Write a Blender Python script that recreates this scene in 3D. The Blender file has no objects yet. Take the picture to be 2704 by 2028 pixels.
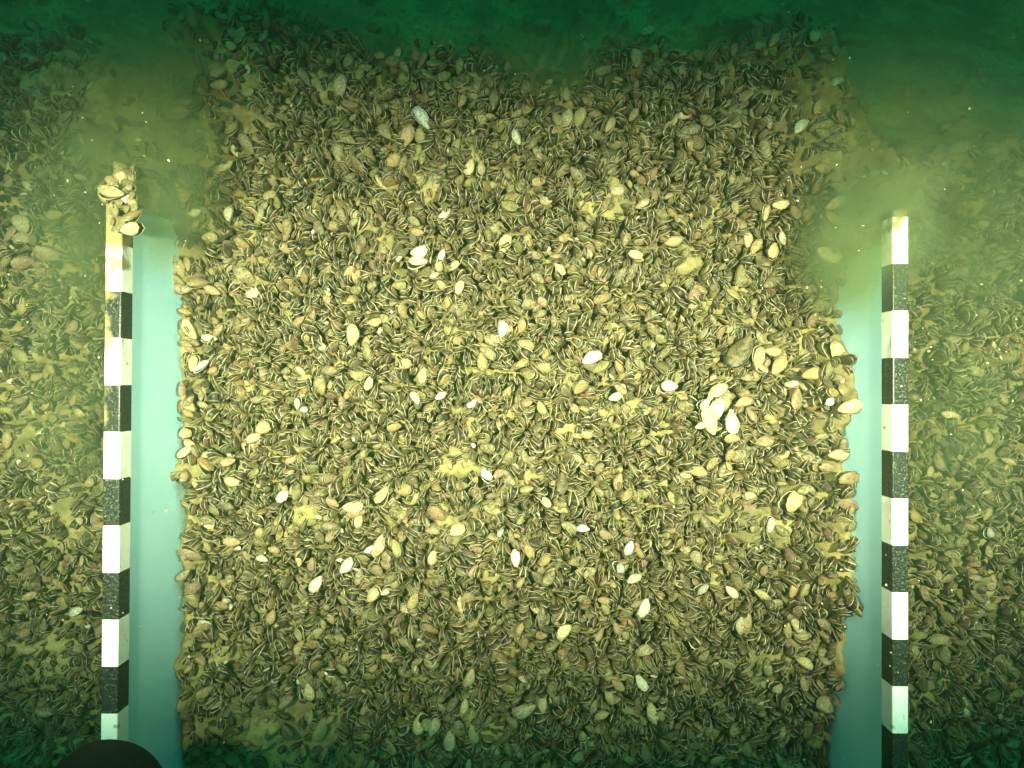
import bpy, bmesh, math, random
import numpy as np
from mathutils import Vector, Matrix

# ------------------------------------------------------------------ camera, world, light, exposure
S = bpy.context.scene
COL = S.collection
rad = math.radians
CAM_Z = 0.92
cam_d = bpy.data.cameras.new("camera")
cam_d.sensor_width = 36.0
cam_d.lens = 25.2
cam_d.clip_start = 0.01
cam_d.clip_end = 200.0
cam = bpy.data.objects.new("camera", cam_d)
COL.objects.link(cam)
cam.location = (0, 0, CAM_Z)
cam.rotation_euler = (0, 0, 0)
S.camera = cam

SUN_ELEV, SUN_ROT = rad(72), rad(20)
W = bpy.data.worlds.new("World")
S.world = W
W.use_nodes = True
nt = W.node_tree
nt.nodes.clear()
sky = nt.nodes.new("ShaderNodeTexSky")
sky.sky_type = 'NISHITA'
sky.sun_disc = False
sky.sun_elevation = SUN_ELEV
sky.sun_rotation = SUN_ROT
# the daylight has come down through metres of green lake water
wm = nt.nodes.new("ShaderNodeMix"); wm.data_type = 'RGBA'; wm.blend_type = 'MULTIPLY'
wm.inputs['Factor'].default_value = 1.0
wm.inputs['B'].default_value = (0.02, 1.0, 0.70, 1)
bg = nt.nodes.new("ShaderNodeBackground")
bg.inputs['Strength'].default_value = 0.14
wo = nt.nodes.new("ShaderNodeOutputWorld")
nt.links.new(sky.outputs[0], wm.inputs['A'])
nt.links.new(wm.outputs['Result'], bg.inputs['Color'])
nt.links.new(bg.outputs[0], wo.inputs['Surface'])

sun_d = bpy.data.lights.new("sun", 'SUN')
sun_d.energy = 1.3
sun_d.angle = rad(25)
sun_d.color = (0.03, 1.0, 0.66)
sun = bpy.data.objects.new("sun", sun_d)
COL.objects.link(sun)
sun.rotation_euler = (rad(90) - SUN_ELEV, 0, math.pi - SUN_ROT)

def spot(x, y, z, tx, ty, tz, watt, cone, blend, color):
    d = bpy.data.lights.new("survey_lamp", 'SPOT')
    d.energy = watt; d.spot_size = rad(cone); d.spot_blend = blend
    d.shadow_soft_size = 0.018; d.color = color
    o = bpy.data.objects.new("survey_lamp", d)
    COL.objects.link(o)
    o.location = (x, y, z)
    back = (Vector((x, y, z)) - Vector((tx, ty, tz))).normalized()
    up = back.cross(Vector((1, 0, 0))).normalized()
    side = up.cross(back).normalized()
    o.rotation_euler = Matrix((side, up, back)).transposed().to_euler()
    o.scale = (1.0, 0.46, 1.0)      # the beam is wider than it is high
    return o
# the two lamps of the survey rig, either side of the camera: they make the pool of warm light
LAMP_C = (1.0, 0.88, 0.66)
spot(-0.37, 0.04, 1.00, -0.29, -0.015, 0.0, 335, 96, 1.0, LAMP_C)
spot(0.37, 0.05, 1.00, 0.29, -0.015, 0.0, 335, 96, 1.0, LAMP_C)

S.view_settings.view_transform = 'Standard'
S.view_settings.look = 'None'
S.view_settings.exposure = 0.0
S.view_settings.gamma = 1.0
S.render.engine = 'CYCLES'
cy = S.cycles
cy.use_denoising = True
cy.max_bounces = 5; cy.diffuse_bounces = 2; cy.glossy_bounces = 2
cy.transmission_bounces = 2; cy.volume_bounces = 1; cy.transparent_max_bounces = 8
cy.sample_clamp_indirect = 4.0

rng = np.random.default_rng(7)
random.seed(7)

# ------------------------------------------------------------------ helpers
def tag(o, label=None, cat=None, group=None, kind=None):
    if label: o["label"] = label
    if cat: o["category"] = cat
    if group: o["group"] = group
    if kind: o["kind"] = kind
    return o

def link(name, me, mats=(), parent=None):
    o = bpy.data.objects.new(name, me)
    COL.objects.link(o)
    for m in mats: me.materials.append(m)
    if parent: o.parent = parent
    return o

def mesh_np(name, V, loops, starts, smooth=True):
    me = bpy.data.meshes.new(name)
    me.vertices.add(len(V)); me.vertices.foreach_set("co", np.asarray(V, np.float32).ravel())
    me.loops.add(len(loops)); me.loops.foreach_set("vertex_index", np.asarray(loops, np.int32))
    me.polygons.add(len(starts)); me.polygons.foreach_set("loop_start", np.asarray(starts, np.int32))
    me.update(calc_edges=True)
    me.polygons.foreach_set("use_smooth", np.full(len(starts), smooth, bool))
    me.validate()
    return me

def sstep(a, b, x):
    t = np.clip((np.asarray(x, float) - a) / (b - a), 0, 1)
    return t * t * (3 - 2 * t)

_T = np.random.default_rng(99).random((256, 256))
def vnoise(x, y, f, seed=0):
    x = np.asarray(x, float) * f + seed * 17.31 + 1000; y = np.asarray(y, float) * f + seed * 7.77 + 1000
    i = np.floor(x).astype(int); j = np.floor(y).astype(int)
    u = x - i; v = y - j
    u = u * u * (3 - 2 * u); v = v * v * (3 - 2 * v)
    g = lambda a, b: _T[a % 256, b % 256]
    return (g(i, j) * (1 - u) + g(i + 1, j) * u) * (1 - v) + (g(i, j + 1) * (1 - u) + g(i + 1, j + 1) * u) * v
def fbm(x, y, f, seed=0):
    return 0.55 * vnoise(x, y, f, seed) + 0.3 * vnoise(x, y, f * 2.1, seed + 3) + 0.15 * vnoise(x, y, f * 4.3, seed + 5)

# ------------------------------------------------------------------ the lie of the lake bed
PXM = 0.594e-3           # metres per unit of a 2212-wide frame at bed level
def wx(d): return (d - 1106) * PXM
def wy(d): return (829.5 - d) * PXM
EDGE = [(-600, 60), (150, 70), (250, 160), (330, 190), (400, 110), (460, 60), (520, 35), (620, 45), (720, 60), (790, 105),
        (830, 152), (900, 150), (960, 120), (1050, 135), (1100, 165), (1190, 205), (1235, 190), (1270, 128), (1340, 100),
        (1420, 132), (1500, 118), (1600, 100), (1700, 85), (1780, 120), (1830, 190), (1900, 330), (1960, 370), (2212, 330), (2800, 300)]
EX = np.array([wx(a) for a, b in EDGE]); EY = np.array([wy(b) for a, b in EDGE])
def edge_y(x): return np.interp(x, EX, EY) + 0.018 * (vnoise(x, 0 * np.asarray(x, float), 28, 4) - 0.5)
WALL_L, WALL_R = -0.4205, 0.4085

def heap(x, y, cx, cy, rx, ry, h, p=2.0):
    q = (np.abs(x - cx) / rx) ** p + (np.abs(y - cy) / ry) ** p
    return h * np.exp(-q ** 1.5)

def macro(x, y):
    """level of the shell bed"""
    x = np.asarray(x, float); y = np.asarray(y, float)
    d = y - edge_y(x)
    z = -0.10 * sstep(-0.02, 0.10, d) - 0.22 * sstep(0.03, 0.5, d) - 0.10 * np.clip(d, 0, 8)
    z = z - 0.03 * sstep(-0.38, -0.62, y)
    out = (x < WALL_L) | (x > WALL_R)
    z = z - np.where(out, 0.03, 0.0)
    z = z - np.where(out, 0.05 * sstep(0.62, 1.2, np.abs(x)), 0)
    # shells heaped against the foot of each panel
    mid = sstep(-0.46, -0.30, y) * (1 - sstep(0.18, 0.36, y))
    dl = x - WALL_L; dr = WALL_R - x
    z = z + mid * np.where(dl > 0, 0.017 * np.exp(-(dl / 0.04) ** 2), 0) * (0.0 + 1.6 * vnoise(y, 0 * y, 17, 21)) + mid * np.where(dr > 0, 0.062 * np.exp(-(dr / 0.045) ** 2), 0) * (0.05 + 1.4 * vnoise(y, 0 * y, 19, 22))
    for y0 in (0.04, -0.02, -0.115):
        z = z + 0.012 * np.exp(-((y - y0) / 0.022) ** 2) * np.where(dr > 0, np.exp(-(dr / 0.03) ** 2), 0)
    z = z + 0.014 * (fbm(x, y, 9, 1) - 0.5)
    return z

def mounds(x, y):
    x = np.asarray(x, float); y = np.asarray(y, float)
    n = 0.022 * (fbm(x, y, 22, 8) - 0.5)
    m = heap(x, y, -0.445, 0.38, 0.16, 0.20, 0.055) + heap(x, y, 0.47, 0.36, 0.17, 0.20, 0.055)
    return m + n * np.clip(m / 0.05, 0, 1)

def bare(x, y):
    """how much silt covers the shells, 0..1"""
    b = 0.9 * np.exp(-(((x - wx(590)) / 0.13) ** 2 + ((y - wy(1640)) / 0.085) ** 2) ** 1.3)
    b = np.maximum(b, sstep(-0.015, 0.03, y - edge_y(x)))
    b = np.maximum(b, sstep(0.015, 0.06, mounds(x, y)))
    b = np.maximum(b, 0.75 * np.where(x < WALL_L, np.exp(-((WALL_L - 0.03 - x) / 0.055) ** 2), 0) * sstep(-0.30, 0.0, y))
    b = np.maximum(b, 0.6 * np.where(x > WALL_R, np.exp(-((x - WALL_R - 0.03) / 0.06) ** 2), 0) * sstep(-0.40, 0.1, y))
    b = np.maximum(b, 0.45 * np.where((x > WALL_L) & (x < -0.33), np.exp(-((x - WALL_L) / 0.030) ** 2), 0))
    b = np.maximum(b, 0.34 * np.where((x < WALL_R) & (x > 0.28), np.exp(-((WALL_R - x) / 0.030) ** 2), 0))
    return b

def silt_z(x, y):
    n = fbm(x, y, 42, 2)
    p = sstep(0.51, 0.65, 0.45 * fbm(x, y, 15, 6) + 0.55 * fbm(x, y, 38, 7))
    b = bare(x, y)
    z = macro(x, y) - 0.0205 + 0.018 * (n - 0.45) + 0.023 * p + 0.016 * b
    z = z + 0.006 * (vnoise(x, y, 130, 9) - 0.5) + 0.003 * (vnoise(x, y, 240, 12) - 0.5)
    return z + mounds(x, y)

def shell_z(x, y):
    return macro(x, y) + mounds(x, y)

def unproject(px, py, dz=0.0):
    """point of the bed seen at a pixel of the 2704-wide photograph"""
    z = 0.0
    for _ in range(12):
        k = (CAM_Z - z - dz) / 1893.0
        x, y = (px - 1352) * k, (1014 - py) * k
        z = float(shell_z(x, y))
    return x, y, z + dz

# ------------------------------------------------------------------ materials
class M:
    def __init__(s, name):
        s.m = bpy.data.materials.new(name); s.m.use_nodes = True
        s.t = s.m.node_tree; s.n = s.t.nodes; s.b = s.n["Principled BSDF"]
        s.b.inputs['Roughness'].default_value = 0.7
    def node(s, t, **kw):
        n = s.n.new(t)
        for k, v in kw.items(): setattr(n, k, v)
        return n
    def l(s, a, b): s.t.links.new(a, b)
    def val(s, sock, v):
        if hasattr(v, 'links') or isinstance(v, bpy.types.NodeSocket): s.l(v, sock)
        elif isinstance(v, tuple): sock.default_value = v if len(v) == 4 or sock.type == 'VECTOR' else v + (1,)
        else: sock.default_value = v
    def math(s, op, a, b=0.0, clamp=False):
        n = s.node("ShaderNodeMath", operation=op, use_clamp=clamp)
        s.val(n.inputs[0], a); s.val(n.inputs[1], b); return n.outputs[0]
    def mix(s, f, a, b, blend='MIX'):
        n = s.node("ShaderNodeMix", data_type='RGBA', blend_type=blend)
        s.val(n.inputs['Factor'], f); s.val(n.inputs['A'], a); s.val(n.inputs['B'], b); return n.outputs['Result']
    def noise(s, scale, detail=3, vec=None, rough=0.55):
        n = s.node("ShaderNodeTexNoise"); n.inputs['Scale'].default_value = scale
        n.inputs['Detail'].default_value = detail; n.inputs['Roughness'].default_value = rough
        s.l(vec if vec is not None else s.obj(), n.inputs['Vector']); return n.outputs['Fac']
    def obj(s):
        if not hasattr(s, '_tc'): s._tc = s.node("ShaderNodeTexCoord")
        return s._tc.outputs['Object']
    def ramp(s, f, a, b):
        n = s.node("ShaderNodeMapRange", interpolation_type='SMOOTHSTEP', clamp=True)
        s.val(n.inputs[0], f); s.val(n.inputs[1], a); s.val(n.inputs[2], b); return n.outputs[0]
    def attr(s, name): return s.node("ShaderNodeAttribute", attribute_name=name)
    def bump(s, h, strength, dist):
        n = s.node("ShaderNodeBump"); n.inputs['Strength'].default_value = strength; n.inputs['Distance'].default_value = dist
        s.l(h, n.inputs['Height']); s.l(n.outputs[0], s.b.inputs['Normal'])
    def color(s, c): s.val(s.b.inputs['Base Color'], c)

SILT = (0.23, 0.205, 0.088)
SILT_D = (0.12, 0.108, 0.05)

def mat_silt():
    m = M("silt")
    n1 = m.noise(14, 4); n2 = m.noise(120, 4); n3 = m.noise(700, 2)
    c = m.mix(m.ramp(n1, 0.35, 0.65), SILT_D, SILT)
    c = m.mix(m.ramp(n2, 0.5, 0.72), c, (0.10, 0.09, 0.042))
    c = m.mix(m.math('MULTIPLY', m.ramp(n3, 0.6, 0.75), 0.5), c, (0.32, 0.29, 0.16))
    m.color(c); m.b.inputs['Roughness'].default_value = 0.95
    m.b.inputs['Specular IOR Level'].default_value = 0.15
    m.bump(m.math('ADD', n2, m.math('MULTIPLY', n3, 0.4)), 0.6, 0.004)
    return m.m

def mat_shell():
    m = M("shell")
    t = m.attr("tint"); g = m.attr("growth").outputs['Fac']; z = m.attr("zone").outputs['Fac']
    tint = t.outputs['Color']; stripe = t.outputs['Alpha']
    n1 = m.noise(160, 3); n2 = m.noise(900, 3); n3 = m.noise(60, 2)
    w = m.math('SINE', m.math('ADD', m.math('MULTIPLY', g, 46.0), m.math('MULTIPLY', n1, 9.0)))
    w2 = m.math('SINE', m.math('ADD', m.math('MULTIPLY', g, 19.0), m.math('MULTIPLY', n1, 14.0)))
    s1 = m.math('MULTIPLY', m.ramp(w, 0.1, 0.8), stripe)
    s2 = m.math('MULTIPLY', m.ramp(w2, 0.2, 0.7), stripe)
    dark = m.mix(0.86, tint, (0.012, 0.011, 0.007))
    c = m.mix(m.math('MULTIPLY', s1, 0.75), tint, dark)
    c = m.mix(m.math('MULTIPLY', s2, 0.85), c, dark)
    c = m.mix(m.math('MULTIPLY', m.ramp(g, 0.72, 0.97), m.math('MULTIPLY', m.math('ADD', stripe, 0.3, True), 0.75)), c, dark)
    # worn beak: paler, pinkish
    worn = m.math('MULTIPLY', m.math('SUBTRACT', 1.0, m.ramp(g, 0.22, 0.50)), m.ramp(n3, 0.35, 0.6))
    c = m.mix(m.math('MULTIPLY', worn, 0.55), c, m.mix(0.5, tint, (0.32, 0.22, 0.135)))
    c = m.mix(m.math('MULTIPLY', m.ramp(n2, 0.55, 0.75), 0.35), c, (0.09, 0.075, 0.04))
    # silt settled on upward faces
    geo = m.node("ShaderNodeNewGeometry")
    sep = m.node("ShaderNodeSeparateXYZ"); m.l(geo.outputs['Normal'], sep.inputs[0])
    up = m.ramp(sep.outputs[2], 0.35, 0.95)
    dust = m.math('MULTIPLY', up, m.ramp(m.noise(110, 4), 0.38, 0.66))
    c = m.mix(m.math('MULTIPLY', dust, m.attr("dust").outputs['Fac']), c, (0.20, 0.18, 0.088))
    # pale lip, dark mantle
    c = m.mix(m.ramp(z, 0.3, 0.8), c, m.mix(m.ramp(n3, 0.3, 0.7), m.mix(0.3, tint, (0.26, 0.24, 0.13)), m.mix(0.6, tint, (0.32, 0.29, 0.15))))
    c = m.mix(m.ramp(z, 1.2, 1.6), c, m.mix(m.ramp(n1, 0.4, 0.65), (0.012, 0.013, 0.009), (0.05, 0.047, 0.028)))
    m.color(c)
    m.b.inputs['Roughness'].default_value = 0.42
    m.b.inputs['Specular IOR Level'].default_value = 0.25
    h = m.math('ADD', m.math('MULTIPLY', w, 0.35), m.math('MULTIPLY', n2, 0.8))
    m.bump(h, 0.5, 0.0008)
    return m.m

def mat_band(white):
    m = M("white_band" if white else "black_band")
    n1 = m.noise(70, 4); n2 = m.noise(420, 3); n3 = m.noise(1400, 2)
    if white:
        c = m.mix(m.ramp(m.noise(25, 5), 0.45, 0.8), (0.84, 0.88, 0.90), (0.66, 0.68, 0.60))
        c = m.mix(m.math('MULTIPLY', m.ramp(n1, 0.64, 0.72), 0.7), c, (0.18, 0.18, 0.14))
        rough = 0.45
    else:
        c = m.mix(m.ramp(n3, 0.52, 0.70), (0.006, 0.011, 0.012), (0.085, 0.095, 0.07))
        c = m.mix(m.math('MULTIPLY', m.ramp(n2, 0.55, 0.66), 0.6), c, (0.16, 0.16, 0.10))
        rough = 0.30
    # settled silt in drifts on the upper face
    dm = m.attr("silted").outputs['Fac']
    dd = m.ramp(m.math('ADD', dm, m.math('MULTIPLY', m.math('SUBTRACT', m.noise(38, 4), 0.5), 1.5)), 0.42, 0.78)
    c = m.mix(m.math('MULTIPLY', dd, 0.92), c, (0.20, 0.18, 0.085))
    m.color(c)
    m.b.inputs['Specular IOR Level'].default_value = 0.14
    r = m.mix(dd, (rough,) * 3, (0.95,) * 3)
    m.l(r, m.b.inputs['Roughness'])
    m.bump(n2, 0.25, 0.0006)
    return m.m

def mat_panel():
    m = M("pale_panel")
    n1 = m.noise(9, 4); n2 = m.noise(300, 3)
    sep = m.node("ShaderNodeSeparateXYZ"); m.l(m.obj(), sep.inputs[0])
    c = m.mix(m.ramp(n1, 0.35, 0.7), (0.48, 0.82, 0.97), (0.42, 0.77, 0.93))
    c = m.mix(m.math('MULTIPLY', m.ramp(n2, 0.62, 0.75), 0.3), c, (0.40, 0.40, 0.28))
    # silt rubbed on along the foot
    foot = m.math('ADD', m.math('MULTIPLY', sep.outputs[2], -14.0), m.math('MULTIPLY', m.noise(26, 4), 1.1))
    c = m.mix(m.math('MULTIPLY', m.ramp(foot, 0.25, 0.75), 0.75), c, (0.20, 0.185, 0.085))
    m.color(c); m.b.inputs['Roughness'].default_value = 0.6
    m.b.inputs['Specular IOR Level'].default_value = 0.2
    m.bump(n2, 0.15, 0.0008)
    return m.m

def mat_plain(name, c, rough, n_amt=0.3):
    m = M(name)
    n = m.noise(220, 3)
    m.color(m.mix(m.math('MULTIPLY', m.ramp(n, 0.4, 0.7), n_amt), c, tuple(min(1, v * 2 + 0.01) for v in c)))
    m.b.inputs['Roughness'].default_value = rough
    m.b.inputs['Specular IOR Level'].default_value = 0.10
    m.bump(n, 0.2, 0.0008)
    return m.m

SHELL = mat_shell(); SILT_M = mat_silt()

# ------------------------------------------------------------------ lake bed: one sheet to far beyond sight
def axis(lo, hi, step, far):
    a = list(np.arange(lo, hi + 1e-9, step))
    s = step; v = hi
    while v < far: s *= 1.22; v += s; a.append(v)
    s = step; v = lo
    while v > -far: s *= 1.22; v -= s; a.insert(0, v)
    return np.array(a)
gx = axis(-0.72, 0.72, 0.004, 30); gy = axis(-0.56, 0.62, 0.004, 30)
GX, GY = np.meshgrid(gx, gy)
GZ = silt_z(GX, GY)
GZ = np.maximum(GZ, -1.4 + 0.1 * vnoise(GX, GY, 0.5, 3))
V = np.stack([GX, GY, GZ], -1).reshape(-1, 3)
nx, ny = len(gx), len(gy)
idx = np.arange(nx * ny).reshape(ny, nx)
Q = np.stack([idx[:-1, :-1], idx[:-1, 1:], idx[1:, 1:], idx[1:, :-1]], -1).reshape(-1, 4)
lake_bed = link("lake_bed", mesh_np("lake_bed", V, Q.ravel(), np.arange(len(Q)) * 4), [SILT_M])
tag(lake_bed, "olive yellow silt bottom lying between and around the mussels", "lake bed", kind="structure")

# ------------------------------------------------------------------ survey rails: striped square bar on a pale side panel
MW, MB, MP = mat_band(True), mat_band(False), mat_panel()
PERIOD = 0.1005
def scale_bar(y0, y1, white_c, w, h, sign, silted):
    """a bar along Y, rounded square section; x from 0 (inner face) to -sign*w (outer), z 0..h"""
    r = 0.0016
    prof = []
    for cx, cz, a0 in ((-r, h - r, 0), (-w + r, h - r, 90), (-w + r, r, 180), (-r, r, 270)):
        for k in range(4):
            a = rad(a0 + k * 30); prof.append((cx + r * math.cos(a), cz + r * math.sin(a)))
    k0 = math.floor((y0 - white_c) / (PERIOD / 2)) - 1
    cuts = [y0]
    for k in range(k0, k0 + 80):
        yb = white_c + PERIOD / 4 + k * PERIOD / 2
        if y0 + 1e-4 < yb < y1 - 1e-4: cuts.append(yb)
    cuts.append(y1)
    ys, mi = [], []
    for a, b in zip(cuts, cuts[1:]):
        n = 8
        white = math.floor(((a + b) / 2 - white_c + PERIOD / 4) / (PERIOD / 2)) % 2 == 0
        for i in range(n): ys.append(a + (b - a) * i / n); mi.append(0 if white else 1)
    ys.append(y1)
    n = len(prof)
    V = [(sign * x, y, z) for y in ys for x, z in prof]
    F = []; FM = []
    for i in range(len(ys) - 1):
        for j in range(n):
            q = (i * n + j, i * n + (j + 1) % n, (i + 1) * n + (j + 1) % n, (i + 1) * n + j)
            F.append(q if sign < 0 else q[::-1]); FM.append(mi[i])
    F.append(tuple(range(n))); FM.append(mi[0])
    F.append(tuple(range((len(ys) - 1) * n, len(ys) * n))); FM.append(mi[-1])
    me = bpy.data.meshes.new("scale_bar")
    me.from_pydata(V, [], F); me.update()
    bm = bmesh.new(); bm.from_mesh(me); bmesh.ops.recalc_face_normals(bm, faces=bm.faces); bm.to_mesh(me); bm.free()
    me.polygons.foreach_set("material_index", np.array(FM, np.int32))
    at = me.attributes.new("silted", 'FLOAT', 'POINT')
    at.data.foreach_set("value", np.array([silted(abs(v[0]) / w, v[1], v[2] / h) for v in V], np.float32))
    return me

def side_panel(y0, y1, z0, z1, t, sign):
    bm = bmesh.new()
    bmesh.ops.create_cube(bm, size=1.0)
    for v in bm.verts:
        v.co = Vector((-sign * t * (v.co.x + 0.5) * -1 if False else sign * (-(v.co.x + 0.5) * t), y0 + (v.co.y + 0.5) * (y1 - y0), z0 + (v.co.z + 0.5) * (z1 - z0)))
    bmesh.ops.recalc_face_normals(bm, faces=bm.faces)
    bmesh.ops.bevel(bm, geom=list(bm.edges), offset=0.0015, segments=2, affect='EDGES', profile=0.5)
    me = bpy.data.meshes.new("side_panel"); bm.to_mesh(me); bm.free()
    return me

def rail(label, x, rotz, sign, white_c, y0, y1, yp, w, silted):
    e = bpy.data.objects.new("survey_rail", None); COL.objects.link(e)
    e.location = (x, 0, 0); e.rotation_euler = (0, 0, rotz); e.empty_display_size = 0.05
    tag(e, label, "survey rail", "striped survey rails")
    b = link("scale_bar", scale_bar(y0, y1, white_c, w, 0.024, sign, silted), [MW, MB], e)
    b.location = (0, 0, 0.129)
    p = link("side_panel", side_panel(y0, yp, -0.12, 0.128, 0.012, sign), [MP], e)
    p.location = (-sign * 0.0015, 0, 0)
    return e
def sl_left(u, y, v):       # drifts on the outer half of the upper stretch
    top = 0.0
    if y > -0.09: top = 0.62 * (1 if u > 0.45 else 0.35) * min(1, (y + 0.09) / 0.05)
    if y > 0.12: top = max(top, 0.62 + min(0.5, (y - 0.12) * 9))
    return top * (1 if v > 0.5 else 0.4)
def sl_right(u, y, v):
    t = 0.12
    if y > 0.12: t = 0.12 + min(0.6, (y - 0.12) * 8)
    if -0.02 < y < 0.12: t = 0.30
    return t
rail("striped black and white bar on pale panel, left of the mussel bed", -0.4190, rad(0.0), 1, 0.024, -0.70, 0.214, 0.20, 0.0178, sl_left).rotation_euler.z = rad(-0.55)
rail("striped black and white bar on pale panel, right of the mussel bed", 0.4072, 0, -1, -0.0472, -0.70, 0.186, 0.155, 0.0172, sl_right)

# ------------------------------------------------------------------ black rounded object at the lower left
def lathe(name, prof, seg=48):
    V = []; F = []
    for r, z in prof:
        for k in range(seg):
            a = 2 * math.pi * k / seg; V.append((r * math.cos(a), r * math.sin(a), z))
    n = len(prof)
    for i in range(n - 1):
        for k in range(seg):
            F.append((i * seg + k, i * seg + (k + 1) % seg, (i + 1) * seg + (k + 1) % seg, (i + 1) * seg + k))
    F.append(tuple(range(seg))[::-1]); F.append(tuple(range((n - 1) * seg, n * seg)))
    me = bpy.data.meshes.new(name); me.from_pydata(V, [], F); me.update()
    me.polygons.foreach_set("use_smooth", np.ones(len(F), bool))
    return me
R = 0.056
prof = [(R * 0.55, -0.03), (R * 0.9, -0.026), (R, -0.016), (R, 0.03)]
prof += [(R - 0.02 + 0.02 * math.cos(a), 0.03 + 0.02 * math.sin(a)) for a in np.linspace(0.2, math.pi / 2, 7)] + [(0.012, 0.0505), (0.002, 0.0505)]
def with_stem(me, dx, dy, z0, z1, rr):
    bm = bmesh.new(); bm.from_mesh(me)
    bmesh.ops.create_cone(bm, cap_ends=True, segments=20, radius1=rr, radius2=rr, depth=z1 - z0, matrix=Matrix.Translation((dx, dy, (z0 + z1) / 2)))
    bm.to_mesh(me); bm.free(); return me
knob = link("rubber_stop", with_stem(lathe("rubber_stop", prof), -0.030, -0.036, -0.117, -0.01, 0.008), [mat_plain("black_rubber", (0.004, 0.007, 0.014), 0.7, 0.1)])
knob.location = (-0.374, -0.386, 0.27)
tag(knob, "smooth black rounded object standing over the foot of the left striped bar", "rubber stop")

# ------------------------------------------------------------------ mussel geometry
OUT = np.array([(0, 0), (-.075, .045), (-.17, .22), (-.225, .45), (-.225, .70), (-.16, .91), (.0, 1.0), (.17, .93), (.28, .72), (.305, .50), (.215, .26), (.085, .06)])
def spline(P, n):
    m = len(P); out = []
    for i in range(m):
        p0, p1, p2, p3 = P[i - 1], P[i], P[(i + 1) % m], P[(i + 2) % m]
        for k in range(n):
            t = k / n
            out.append(0.5 * (2 * p1 + (p2 - p0) * t + (2 * p0 - 5 * p1 + 4 * p2 - p3) * t * t + (3 * p1 - p0 - 3 * p2 + p3) * t ** 3))
    return np.array(out)
DENSE = spline(OUT, 24)
RT = np.random.default_rng(11)
def template(nr, nth, gape, T, bend):
    """umbo at the origin, long axis +Z, thickness along Y: two domed valves, pale lips and the mantle between them"""
    c = np.array([0.03, 0.52])
    seg = np.linalg.norm(np.diff(np.vstack([DENSE, DENSE[:1]]), axis=0), axis=1)
    s = np.concatenate([[0], np.cumsum(seg)])
    q = np.linspace(0, s[-1], nth, endpoint=False)
    O = np.stack([np.interp(q, s, np.append(DENSE[:, k], DENSE[0, k])) for k in range(2)], -1)
    O[:, 0] += bend * O[:, 1] ** 2
    O = O * (1 + RT.normal(0, 0.022, (nth, 1)))
    ang = np.arctan2(DENSE[:, 0], DENSE[:, 1]); rr = np.hypot(DENSE[:, 0], DENSE[:, 1])
    V = []; G = []; Zn = []; loops = []; starts = []; nl = 0
    top = np.array([-0.11, 0.43])
    def growth(x, z):
        a = np.arctan2(x, z); r = np.hypot(x, z)
        ok = np.abs(ang) < 1.5
        o = np.argsort(ang[ok]); R_ = np.interp(a, ang[ok][o], rr[ok][o])
        return np.clip(r / np.maximum(R_, 0.05), 0, 1)
    rs = np.sin(np.linspace(0, math.pi / 2, nr + 1))[1:]
    def add_face(f):
        nonlocal nl
        starts.append(nl); loops.extend(f); nl += len(f)
    base = {}
    for side in (1, -1):
        base[side] = len(V)
        V.append((top[0], side * T, top[1])); G.append(float(growth(*top))); Zn.append(0)
        for r in rs:
            cc = c * r + top * (1 - r)
            P = cc + r * (O - c)
            y = T * (1 - r ** 1.6) ** 0.92
            for (x, z) in P:
                yy = side * (y + gape * max(0, z) ** 1.4)
                V.append((x, yy, z)); G.append(float(growth(x, z))); Zn.append(0)
        b = base[side]
        for k in range(nth):
            f = (b, b + 1 + k, b + 1 + (k + 1) % nth); add_face(f if side < 0 else f[::-1])
        for i in range(nr - 1):
            for k in range(nth):
                a0 = b + 1 + i * nth + k; a1 = b + 1 + i * nth + (k + 1) % nth
                f = (a0, a0 + nth, a1 + nth, a1); add_face(f if side < 0 else f[::-1])
    # lips and mantle rings
    def ring(scale, ymul, zone):
        b = len(V); P = c + scale * (O - c)
        for (x, z) in P:
            V.append((x, ymul * gape * max(0, z) ** 1.4, z)); G.append(1.0); Zn.append(zone)
        return b
    last = {sd: base[sd] + 1 + (nr - 1) * nth for sd in (1, -1)}
    for sd in (1, -1):
        for k in range(nth): Zn[last[sd] + k] = 0.8
    lipL = ring(0.965, 0.88, 1.0); mL = ring(0.925, 0.72, 2.0); mid = ring(0.74, 0.0, 2.0); mR = ring(0.925, -0.72, 2.0); lipR = ring(0.965, -0.88, 1.0)
    chain = [last[1], lipL, mL, mid, mR, lipR, last[-1]]
    for a, b in zip(chain, chain[1:]):
        for k in range(nth):
            k2 = (k + 1) % nth
            add_face((a + k, b + k, b + k2, a + k2)[::-1])
    return np.array(V), np.array(loops), np.array(starts), np.array(G), np.array(Zn)

def templates(nr, nth, n):
    r = np.random.default_rng(3)
    return [template(nr, nth, float(r.choice([0.05, 0.10, 0.14, 0.18, 0.22])), float(r.uniform(0.085, 0.165)), float(r.uniform(-0.10, 0.12))) for _ in range(n)]
TP_LO = templates(3, 18, 14)
TP_HI = templates(7, 36, 12)

def frame_from(axis, spin):
    """rotation whose Z is the long axis; spin turns it about itself"""
    a = axis / np.linalg.norm(axis)
    up = np.array([0, 0, 1.0]) if abs(a[2]) < 0.95 else np.array([0, 1.0, 0])
    xx = np.cross(up, a); xx /= np.linalg.norm(xx)
    yy = np.cross(a, xx)
    c, s = math.cos(spin), math.sin(spin)
    return np.stack([c * xx + s * yy, -s * xx + c * yy, a], 1)

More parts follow.
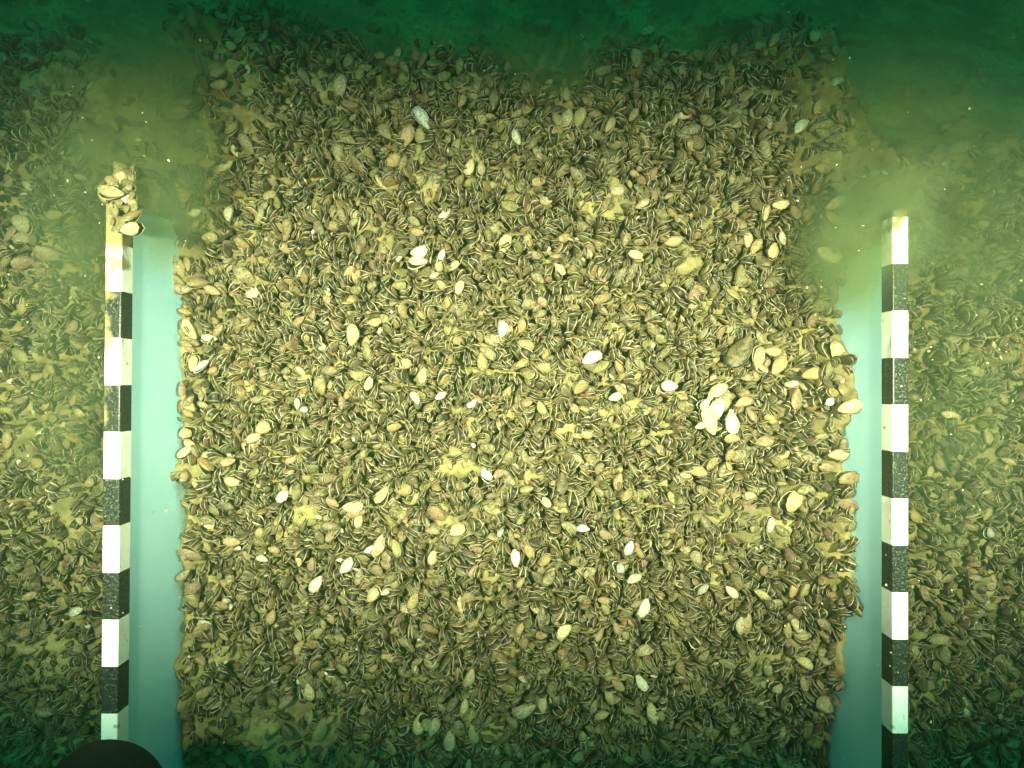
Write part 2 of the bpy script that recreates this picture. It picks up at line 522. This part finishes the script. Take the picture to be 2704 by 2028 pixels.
def build_mussels(name, items, TP):
    """items: (template, loc, rot, length, width factor, tint rgba, dust)"""
    Vs, Ls, Ss, Gs, Zs, Ts, Ds = [], [], [], [], [], [], []
    vo = lo = 0
    for ti, loc, Rm, L, wf, tint, dust in items:
        V, lp, st, G, Zn = TP[ti]
        P = (V * np.array([L * wf, L, L])) @ Rm.T + loc
        Vs.append(P); Ls.append(lp + vo); Ss.append(st + lo); Gs.append(G); Zs.append(Zn)
        Ts.append(np.tile(tint, (len(V), 1))); Ds.append(np.full(len(V), dust))
        vo += len(V); lo += len(lp)
    me = mesh_np(name, np.concatenate(Vs), np.concatenate(Ls), np.concatenate(Ss))
    for nm, arr in (("growth", Gs), ("zone", Zs), ("dust", Ds)):
        a = me.attributes.new(nm, 'FLOAT', 'POINT'); a.data.foreach_set("value", np.concatenate(arr).astype(np.float32))
    a = me.attributes.new("tint", 'FLOAT_COLOR', 'POINT'); a.data.foreach_set("color", np.concatenate(Ts).astype(np.float32).ravel())
    me.materials.append(SHELL)
    return me

# shell colours: name, rgb, stripe strength
TINTS = {
 'w': ("white", (0.60, 0.58, 0.49), 0.5), 'c': ("cream", (0.52, 0.44, 0.26), 0.55), 'b': ("bluish white", (0.58, 0.60, 0.54), 0.55),
 't': ("tan", (0.42, 0.31, 0.15), 0.45), 'o': ("orange tan", (0.46, 0.345, 0.19), 0.40), 'p': ("pinkish brown", (0.36, 0.25, 0.16), 0.5),
 'g': ("olive", (0.30, 0.28, 0.13), 0.55), 's': ("dark striped", (0.34, 0.29, 0.16), 0.95), 'd': ("dark brown", (0.12, 0.10, 0.055), 0.6),
}
AUTO = ['s'] * 36 + ['g'] * 18 + ['d'] * 26 + ['t'] * 17 + ['p'] * 11 + ['o'] * 3 + ['c'] * 5
def tint_of(code, r):
    _, c, st = TINTS[code]
    k = r.uniform(0.75, 1.2) * (0.54 if code in 'topgsd' else 0.85)
    return np.array([c[0] * k * r.uniform(.94, 1.06), c[1] * k, c[2] * k * r.uniform(.9, 1.1), st * r.uniform(.8, 1.1)])

# ------------------------------------------------------------------ single mussels read off the photograph: x, y, length (px of 2704), angle of the long axis, colour, pose
HERO = """
1107 665 58 5 w l;1105 692 60 15 w l;1168 673 38 80 w l;1157 703 42 70 c l;1147 728 32 10 c l;1200 703 36 40 c l;1214 757 46 60 c l;938 764 50 10 g l
919 720 46 60 p l;1328 870 54 80 b l;1379 860 48 70 o l;1271 954 58 85 g l;1562 945 60 30 b l;1069 958 54 40 c l;1060 823 48 -60 o l;989 850 44 5 o l
930 885 62 85 c l;1117 992 50 80 c l;950 990 54 10 g l;1096 1051 40 -60 c l;1164 1047 36 20 b l;1246 1065 34 30 b l;1767 1021 58 5 b l;1624 1047 40 25 w l
1284 1253 48 -60 b l;1322 1249 46 20 p l;1012 1308 62 75 c l;1065 1295 60 0 t l;1438 1325 42 -50 c l;1583 1236 46 70 o l;932 1342 64 -5 c l
1893 1083 68 78 w l;1870 1112 72 -65 c l;1930 1116 56 85 w l;1851 1123 32 30 w l;1932 1155 50 -20 c l;1865 1065 44 10 b l;1893 1036 56 40 c l;1918 1058 50 80 g l
1965 1062 54 20 o l;1982 1095 50 -70 o l;2190 673 72 -32 w l;2209 928 80 -32 c l;2228 1036 60 -25 t l;2196 1057 40 15 w l;2243 1072 68 25 c l;2060 967 64 45 o l
2150 988 70 10 t l;2091 1015 40 10 w l;2040 926 48 0 o l;2100 1052 68 70 p l;2017 1167 52 10 o l;1844 1245 64 -20 o l;2243 1262 72 -8 p l;1981 1310 38 0 c l
2095 1322 84 28 c l;2213 1198 54 15 c l;2186 1232 48 -10 p l;2222 498 58 10 t l;2247 481 62 25 o l;2205 536 60 30 c l;2200 578 60 -25 o l
2188 624 66 -40 p l;2066 629 44 -60 w l;2040 662 52 70 c l;2114 333 52 55 w l;2028 262 44 70 b s;2205 219 46 35 w l;2150 98 60 40 c l;2062 540 48 0 c l
1960 930 105 64 d l;2005 945 70 85 c l;2142 590 50 60 t s
316 468 62 25 c l;295 506 76 -8 c l;337 500 46 15 c l;338 524 58 5 b l;297 543 56 60 t l;270 518 56 -50 t l;351 572 74 50 t l;322 588 92 -30 g l;345 602 78 15 c l;322 446 58 -20 g l;345 470 54 70 t l;300 486 56 -35 t l;318 545 50 10 g l;352 536 50 -60 t l;318 440 48 40 g l;335 455 60 -10 s l;350 448 44 80 t l;312 468 50 70 s l;305 500 46 -80 t l;342 486 50 -30 g l;330 512 46 60 s l;288 520 50 20 g l;350 515 44 -70 g l;312 530 52 -40 s l;335 552 46 -10 t l;306 562 44 70 g l;352 555 50 35 s l;300 585 44 -60 t l;340 585 50 60 s l;312 600 44 20 g l
485 270 56 0 t l;477 291 50 -5 t l;468 306 64 10 o l;578 190 58 40 o l;578 222 54 10 o l;633 93 62 75 g l;677 135 42 -20 o l;650 245 54 -5 t l;899 228 66 80 c l
603 565 44 75 w l;515 561 38 20 w l;553 624 56 10 c l;505 590 48 30 p l;55 590 74 -35 c l;63 625 60 25 o l;143 565 50 0 t l;131 667 74 -25 o l;60 690 60 10 p l;28 620 56 40 p l
1115 312 70 -55 b l;1001 291 50 -62 o l;1071 359 66 75 t l;1110 365 54 -70 t l;1151 169 52 0 g l;1132 200 54 -10 g l;1172 198 50 30 g l;1143 245 40 85 o l;1215 178 46 70 g l
1499 312 64 82 c l;1533 312 56 65 t l;1470 315 52 -70 t l;1419 346 46 40 c s;1364 363 44 -65 w l;1242 443 50 78 c l;1269 443 50 78 c l;1174 565 42 25 w l;1630 506 46 -5 c l
1697 540 46 20 c l;1430 165 60 70 o l;1405 185 50 -30 o l;1590 185 48 25 o l;1610 330 48 60 o l
190 865 64 15 o l;574 810 44 80 s s;523 747 60 10 p l;560 770 50 -15 p l;846 916 38 0 w l;804 1080 38 10 b l;787 1066 40 70 w l;696 1131 64 20 c l;515 1274 42 70 c l
747 1308 46 60 w l;491 1144 56 20 c l;236 1274 46 40 c l;553 895 44 5 w l;560 900 40 80 c s;510 960 50 70 c l;530 965 54 40 b l;490 1195 50 60 c l
529 1661 70 50 t l;545 1655 56 -55 w l;791 1476 48 82 c l;837 1543 52 65 w l;597 1585 36 30 w l;202 1615 40 30 b l;614 1429 50 -10 o l;211 1374 48 5 c l;833 1754 50 60 o l
527 1741 46 -20 o l;540 1826 50 20 t l;818 1826 48 -70 c l;692 1476 36 -20 w l;790 1710 44 60 t l;690 1735 42 10 t l;900 1640 46 -70 t s
1840 1471 60 -68 c l;1855 1556 50 20 w l;1931 1564 44 -50 w l;2013 1568 48 -15 c l;2097 1556 54 70 o l;2125 1560 46 60 t l;2034 1387 50 85 w l;1955 1650 50 80 c l;1972 1645 58 75 t l
2104 1653 54 -60 c l;2080 1665 46 80 t l;2017 1505 50 -70 o l;2125 1750 50 -22 c l;2175 1860 84 -40 c l;2053 1817 60 -35 c l;1895 2003 50 0 o l;1973 1978 60 -70 t l
2481 1691 66 10 o l;2614 1408 56 -15 w l;2500 1525 50 40 g l;2580 1545 50 10 g l;2470 1760 52 -40 t l;2620 1840 70 -30 g l;2420 1365 50 -40 t l
1000 1440 66 70 c l;985 1450 58 20 w l;1045 1448 56 -70 g l;940 1352 60 -5 o l;915 1494 56 45 b l;1205 1403 62 5 c l;1142 1402 44 0 o l;1140 1472 44 70 c l;998 1505 52 -65 o l
1364 1475 52 85 w l;1380 1508 42 85 b s;1250 1505 44 40 p l;1322 1405 30 60 b l;1540 1396 40 -10 b l;1600 1412 50 -20 o l;1659 1408 42 -40 p l;1664 1448 46 70 b l;1637 1500 48 -45 b l
1672 1526 48 45 w l;1701 1605 60 65 w l;1705 1718 62 -8 c l;1490 1668 56 35 c l;1386 1877 74 15 c l;1434 1856 50 82 c l;1240 1790 56 70 c l;1110 1910 60 85 c l;1125 1912 62 -75 c l
1145 1918 60 72 c l;1068 1918 56 75 t l;1211 1912 52 80 c l;1252 1937 54 -70 o l;1190 1955 58 -85 c l;1130 1965 46 30 g l;1226 1866 46 80 c l;1725 1880 60 -65 c l;1745 1890 54 -70 c l
1695 1802 50 -50 w l;1527 2000 60 -75 c l;1107 1702 36 50 c l;1105 1748 34 30 o l;986 1573 60 45 c l;1020 1562 40 35 w l;1075 1610 46 -20 c l;1090 1585 52 60 t l;1235 1580 46 30 p l
1168 1713 32 40 o l;1590 1890 44 20 o l;1610 1838 46 -60 c l;1375 1660 40 60 o l;1300 1660 38 60 p l;1385 1795 40 -10 c l;1340 1815 50 0 t l
"""
heroes = []
for row in HERO.strip().split("\n"):
    for it in row.split(";"):
        px, py, ln, an, co, po = it.split()
        heroes.append((float(px), float(py), float(ln), float(an), co, po))

BAR_TOP = 0.153
singles = []                      # (item, px, py, colour, pose, size)
occupied = []
r = np.random.default_rng(21)
for px, py, ln, an, co, po in heroes:
    on_bar = 255 < px < 365 and 440 < py < 615
    if on_bar:
        z = BAR_TOP + 0.011 + (0.012 if (ln > 70 and ln < 80) else 0.0)
        k = (CAM_Z - z) / 1893.0; x, y = (px - 1352) * k, (1014 - py) * k
    else:
        lift = 0.0095 if ln < 100 else 0.017
        if 1840 < px < 1945 and 1025 < py < 1160: lift = 0.020
        x, y, z = unproject(px, py, lift)
        k = (CAM_Z - z) / 1893.0
        for side, wall in ((-1, WALL_L), (1, WALL_R)):      # heaped against the inside of a panel, never in it
            if side * x > side * wall - 0.012 and 350 < px < 2330 and py > 625:
                x = wall - side * 0.012; k = x / (px - 1352); z = CAM_Z - 1893.0 * k; y = (1014 - py) * k
    L = ln * k * (0.80 if on_bar else 1.12 if 1840 < px < 1945 and 1025 < py < 1160 else 0.92)
    a = rad(an + (180 if r.random() < 0.5 and an > -85 else 0))
    if po == 'l':
        tilt = r.uniform(-0.05, 0.55)
        ax = np.array([math.cos(a) * math.cos(tilt), math.sin(a) * math.cos(tilt), math.sin(tilt)])
        Rm = frame_from(ax, r.uniform(-0.5, 0.5) + (math.pi if r.random() < .5 else 0))
    else:
        tilt = r.uniform(0.8, 1.1)
        ax = np.array([math.cos(a) * math.cos(tilt), math.sin(a) * math.cos(tilt), math.sin(tilt)])
        Rm = frame_from(ax, r.uniform(1.2, 1.9))
    loc = np.array([x, y, z]) - ax * L * 0.5
    code = co
    d = 0.25 if co in 'wb' else (0.45 if co in 'cdo' else 0.75)
    singles.append([(int(r.integers(len(TP_HI))), loc, Rm, L, r.uniform(0.95, 1.15), tint_of(co, r), d), px, py, co, po, ln])
    occupied.append((x, y, L))
OC = np.array(occupied)

# ------------------------------------------------------------------ the packed bed
def scatter(x0, x1, y0, y1, step):
    xs = np.arange(x0, x1, step); ys = np.arange(y0, y1, step * 0.92)
    A, B = np.meshgrid(xs, ys)
    A = A + (np.arange(len(ys)) % 2)[:, None] * step / 2
    return np.stack([(A + rng.normal(0, step * 0.30, A.shape)).ravel(), (B + rng.normal(0, step * 0.30, B.shape)).ravel()], -1)
STEP = 0.0084
P = np.concatenate([scatter(-0.76, 0.76, -0.60, 0.50, STEP), scatter(-1.15, -0.76, -0.8, 0.5, 0.02), scatter(0.76, 1.15, -0.8, 0.5, 0.02), scatter(-0.76, 0.76, -0.85, -0.60, 0.02)])
cl = scatter(-1.2, 1.2, -0.9, 0.6, 0.040)
b = bare(P[:, 0], P[:, 1])
dens = np.where(b > 0.97, 0.035, 1 - 0.80 * b)
dens = dens * np.where(mounds(P[:, 0], P[:, 1]) > 0.05, 0.9, 1.0)
dens = np.where(P[:, 1] - edge_y(P[:, 0]) > 0.16, 0.0, dens)
outer = (P[:, 0] < WALL_L) | (P[:, 0] > WALL_R)
dens = dens * np.where(outer, 0.72, 1)
keep = rng.random(len(P)) < dens
# clear of the panels and bars
keep &= ~((P[:, 0] < WALL_L + 0.004) & (P[:, 0] > WALL_L - 0.030) & (P[:, 1] < 0.28))
keep &= ~((P[:, 0] > WALL_R - 0.004) & (P[:, 0] < WALL_R + 0.030) & (P[:, 1] < 0.28))
P = P[keep]
near = np.zeros(len(P), bool)
for x, y, L in occupied: near |= (P[:, 0] - x) ** 2 + (P[:, 1] - y) ** 2 < (0.30 * L) ** 2
P = P[~near]
items = []
Z = shell_z(P[:, 0], P[:, 1]); SZ = silt_z(P[:, 0], P[:, 1]); B = bare(P[:, 0], P[:, 1])
for i, (x, y) in enumerate(P):
    d2 = (cl[:, 0] - x) ** 2 + (cl[:, 1] - y) ** 2
    c = cl[np.argmin(d2)]
    v = np.array([x - c[0], y - c[1]]); dd = math.hypot(*v) + 1e-6
    lean = min(1.15, dd / 0.026 * 0.75) + abs(rng.normal(0, 0.25))
    az = math.atan2(v[1], v[0]) + rng.normal(0, 0.5)
    flat = rng.random() < 0.10 + 0.4 * B[i]
    if flat: lean = rng.uniform(1.15, 1.5)
    ax = np.array([math.cos(az) * math.sin(lean), math.sin(az) * math.sin(lean), math.cos(lean)])
    L = float(np.clip(rng.normal(0.0190, 0.0042), 0.010, 0.031))
    spin = rng.normal(0, 0.5) if flat else (rng.normal(math.pi / 2, 0.55) if rng.random() < 0.7 else rng.uniform(0, math.pi))
    Rm = frame_from(ax, spin + (math.pi if rng.random() < .5 else 0))
    base = Z[i] - 0.009 + rng.uniform(-0.006, 0.006)
    if flat: base = max(Z[i], SZ[i]) + rng.uniform(-0.002, 0.006)
    elif B[i] > 0.4: base = SZ[i] - L * rng.uniform(0.2, 0.55)
    loc = np.array([x, y, base]) - np.array([ax[0], ax[1], 0]) * L * 0.4
    co = AUTO[int(rng.integers(len(AUTO)))]
    items.append((int(rng.integers(len(TP_LO))), loc, Rm, L, float(rng.uniform(0.88, 1.15)), tint_of(co, rng), float(rng.uniform(0.1, 0.8)), co, flat))
# the largest others in view become single objects too
N_ONE = 300
cand = []
for i, it in enumerate(items):
    tip = it[1] + it[2][:, 2] * it[3] * 0.6
    k = 1893.0 / (CAM_Z - tip[2]); px, py = 1352 + tip[0] * k, 1014 - tip[1] * k
    if 20 < px < 2690 and 130 < py < 2010: cand.append((it[3] * k * (1.0 if it[8] else 0.85), i, px, py))
cand.sort(reverse=True)
take = set()
for s, i, px, py in cand[:max(0, N_ONE - len(singles))]:
    it = items[i]; take.add(i)
    singles.append([(i % len(TP_HI),) + it[1:7], px, py, it[7], 'l' if it[8] else 's', s])
rest = [it[:7] for i, it in enumerate(items) if i not in take]
bed = link("mussel_bed", build_mussels("mussel_bed", rest, TP_LO))
tag(bed, "dense mass of small dark striped mussels packed upright over the silt", "mussel bed", kind="stuff")

# labels: colour, pose and place, then the place among its like
def place_of(px, py):
    dx, dy = px / 1.2224, py / 1.2224
    if 210 < dx < 300 and 350 < dy < 500: return "on top of left striped bar"
    if 1500 < dx < 1630 and 840 < dy < 950: return "in the white shell cluster"
    if dx < 290: return "outside left bar, " + ("upper" if dy < 620 else "middle" if dy < 1050 else "lower") + " part"
    if dx > 1900: return "outside right bar, " + ("upper" if dy < 700 else "middle" if dy < 1150 else "lower") + " part"
    if dx < 400 and dy < 420: return "on silt heap above left panel"
    if dx > 1760 and dy < 520: return "on silt heap above right panel"
    v = "upper" if dy < 520 else "middle" if dy < 1020 else "lower"
    if dx < 490: return "beside left panel, %s stretch" % v
    if dx > 1690: return "beside right panel, %s stretch" % v
    if dy < 235: return "along dark top edge of bed"
    if dy > 1470: return "near bottom edge of bed"
    h = "left" if dx < 830 else "centre" if dx < 1300 else "right"
    return "in %s %s of bed" % (v, h)
ORD = ["", "second", "third", "fourth", "fifth", "sixth", "seventh", "eighth", "ninth", "tenth", "eleventh", "twelfth"]
groups = {}
for s in singles:
    size = "large" if s[5] > 62 else "small" if s[5] < 43 else "middling"
    if s[5] > 110: size = "huge"
    key = "%s %s mussel %s %s" % (size, TINTS[s[3]][0], "lying" if s[4] == 'l' else "standing", place_of(s[1], s[2]))
    groups.setdefault(key, []).append(s)
for key, lst in groups.items():
    lst.sort(key=lambda s: s[1])
    for i, s in enumerate(lst):
        n = len(lst)
        if n == 1: lab = key
        elif i == 0: lab = key + ", leftmost"
        elif i == n - 1: lab = key + ", rightmost"
        else: lab = key + ", %s from left" % (ORD[i] if i < len(ORD) else "middle")
        it = s[0]
        o = link("mussel", build_mussels("mussel", [(it[0], np.zeros(3), it[2], it[3], it[4], it[5], it[6])], TP_HI))
        o.location = Vector(it[1])
        tag(o, lab, "mussel", "mussels of the bed")

# ------------------------------------------------------------------ chips of broken shell lying over the bed
chips = []
for i in range(420):
    x, y = rng.uniform(-0.68, 0.68), rng.uniform(-0.5, 0.38)
    if y > float(edge_y(x)) or abs(x - WALL_L) < 0.032 or abs(x - WALL_R) < 0.032: continue
    az = rng.uniform(0, 6.3); el = rng.uniform(-0.7, 0.7)
    ax = np.array([math.cos(az) * math.cos(el), math.sin(az) * math.cos(el), math.sin(el)])
    co = 'wwcbc'[int(rng.integers(5))]
    z = float(max(shell_z(x, y) + rng.uniform(-0.002, 0.008), silt_z(x, y) + 0.001))
    chips.append((int(rng.integers(len(TP_LO))), np.array([x, y, z]), frame_from(ax, rng.normal(0, 0.9)), float(rng.uniform(0.005, 0.012)), float(rng.uniform(0.5, 1.3)), tint_of(co, rng), 0.2))
ch = link("shell_chips", build_mussels("shell_chips", chips, TP_LO))
tag(ch, "small white and cream chips of broken shell strewn over the mussels", "shell chips", kind="stuff")

# ------------------------------------------------------------------ specks drifting in the water
ico_bm = bmesh.new(); bmesh.ops.create_icosphere(ico_bm, subdivisions=1, radius=1.0)
IV = np.array([v.co for v in ico_bm.verts]); IF = np.array([[v.index for v in f.verts] for f in ico_bm.faces]); ico_bm.free()
Vs, Fs = [], []; vo = 0
for i in range(900):
    if i < 650:
        x = rng.uniform(0.28, 0.85) if rng.random() < 0.6 else rng.uniform(-0.8, -0.25); y = rng.uniform(-0.5, 0.45)
    else: x, y = rng.uniform(-0.7, 0.7), rng.uniform(-0.5, 0.45)
    z = float(shell_z(x, y)) + rng.uniform(0.02, 0.22)
    if abs(x - WALL_L) < 0.03 or abs(x - WALL_R) < 0.03: z = max(z, 0.17)
    sz = 0.0004 + rng.exponential(0.00042); sz = min(sz, 0.0014)
    sc = np.array([sz * rng.uniform(0.7, 2.0), sz, sz * 0.7])
    Rm = frame_from(rng.normal(0, 1, 3), rng.uniform(0, 6))
    Vs.append((IV * sc * rng.uniform(0.75, 1.25, (len(IV), 1))) @ Rm.T + np.array([x, y, z])); Fs.append(IF + vo); vo += len(IV)
F = np.concatenate(Fs)
specks = link("drifting_specks", mesh_np("drifting_specks", np.concatenate(Vs), F.ravel(), np.arange(len(F)) * 3), [mat_plain("speck", (0.36, 0.33, 0.20), 0.8)])
tag(specks, "pale specks of silt drifting in the green water", "specks", kind="stuff")

# ------------------------------------------------------------------ the water: one even volume round everything
def volume_mat(name, dens, col, absb):
    m = bpy.data.materials.new(name); m.use_nodes = True
    t = m.node_tree; t.nodes.clear()
    o = t.nodes.new("ShaderNodeOutputMaterial"); v = t.nodes.new("ShaderNodeVolumePrincipled")
    v.inputs['Density'].default_value = dens
    v.inputs['Color'].default_value = col + (1,)
    v.inputs['Absorption Color'].default_value = absb + (1,)
    v.inputs['Anisotropy'].default_value = 0.6
    t.links.new(v.outputs[0], o.inputs['Volume'])
    return m
bm = bmesh.new(); bmesh.ops.create_cube(bm, size=1.0)
for v in bm.verts: v.co = Vector((v.co.x * 62, v.co.y * 62, -2.5 + (v.co.z + 0.5) * 3.54))
me = bpy.data.meshes.new("haze"); bm.to_mesh(me); bm.free()
haze = link("haze", me, [volume_mat("lake_water", 1.0, (0.034, 0.066, 0.042), (0.46, 0.58, 0.38))])
tag(haze, "murky green lake water filling the whole view", "water", kind="stuff")

# silt stirred up by the rails: soft clouds hanging over their far ends and along their outer sides
def silt_cloud(name, c, size, puffs, label, amount):
    bm = bmesh.new(); bmesh.ops.create_cube(bm, size=1.0)
    for v in bm.verts: v.co = Vector((v.co.x * size[0], v.co.y * size[1], v.co.z * size[2]))
    me = bpy.data.meshes.new(name); bm.to_mesh(me); bm.free()
    m = M("silt_cloud"); m.n.remove(m.b)
    v = m.node("ShaderNodeVolumePrincipled")
    v.inputs['Color'].default_value = (0.13, 0.185, 0.115, 1); v.inputs['Absorption Color'].default_value = (0.3, 0.3, 0.1, 1)
    tot = None
    for (x, y, z, rx, ry, rz, w) in puffs:
        mp = m.node("ShaderNodeMapping"); mp.vector_type = 'TEXTURE'
        mp.inputs['Location'].default_value = (x - c[0], y - c[1], z - c[2]); mp.inputs['Scale'].default_value = (rx, ry, rz)
        m.l(m.obj(), mp.inputs['Vector'])
        ln = m.node("ShaderNodeVectorMath", operation='LENGTH'); m.l(mp.outputs[0], ln.inputs[0])
        f = m.math('MULTIPLY', m.math('SUBTRACT', 1.0, m.ramp(ln.outputs['Value'], 0.0, 1.0)), w)
        tot = f if tot is None else m.math('ADD', tot, f)
    n = m.math('MULTIPLY', m.ramp(m.noise(15, 5, rough=0.65), 0.34, 0.68), 1.5)
    m.l(m.math('MULTIPLY', m.math('MULTIPLY', tot, m.math('ADD', 0.15, n)), amount), v.inputs['Density'])
    out = [q for q in m.n if q.type == 'OUTPUT_MATERIAL'][0]
    m.l(v.outputs[0], out.inputs['Volume'])
    o = link(name, me, [m.m]); o.location = c
    return tag(o, label, "silt cloud", kind="stuff")
silt_cloud("silt_cloud", (-0.50, 0.17, 0.10), (0.44, 0.78, 0.26),
  [(-0.42, 0.36, 0.10, 0.15, 0.17, 0.13, 0.5), (-0.39, 0.25, 0.11, 0.075, 0.15, 0.12, 1.3), (-0.43, 0.225, 0.16, 0.06, 0.06, 0.06, 0.9), (-0.50, 0.20, 0.07, 0.11, 0.19, 0.12, 0.7), (-0.52, 0.0, 0.06, 0.11, 0.24, 0.10, 0.4)],
  "hazy cloud of stirred silt over the far end of the left rail", 20.0)
silt_cloud("silt_cloud", (0.52, 0.15, 0.10), (0.48, 0.82, 0.26),
  [(0.44, 0.33, 0.10, 0.15, 0.17, 0.13, 0.55), (0.39, 0.165, 0.11, 0.08, 0.13, 0.12, 1.8), (0.42, 0.195, 0.15, 0.07, 0.075, 0.08, 1.3), (0.55, 0.21, 0.07, 0.15, 0.20, 0.12, 0.8), (0.53, -0.02, 0.06, 0.12, 0.26, 0.10, 0.45)],
  "hazy cloud of stirred silt over the far end of the right rail", 20.0)

silt_cloud("silt_cloud", (0.0, 0.42, 0.02), (0.90, 0.36, 0.26),
  [(-0.25, 0.47, 0.02, 0.20, 0.10, 0.10, 1.0), (0.05, 0.42, 0.0, 0.20, 0.10, 0.09, 1.0), (0.30, 0.45, 0.02, 0.16, 0.10, 0.10, 1.0)],
  "thin veil of stirred silt along the far edge of the mussel bed", 11.0)
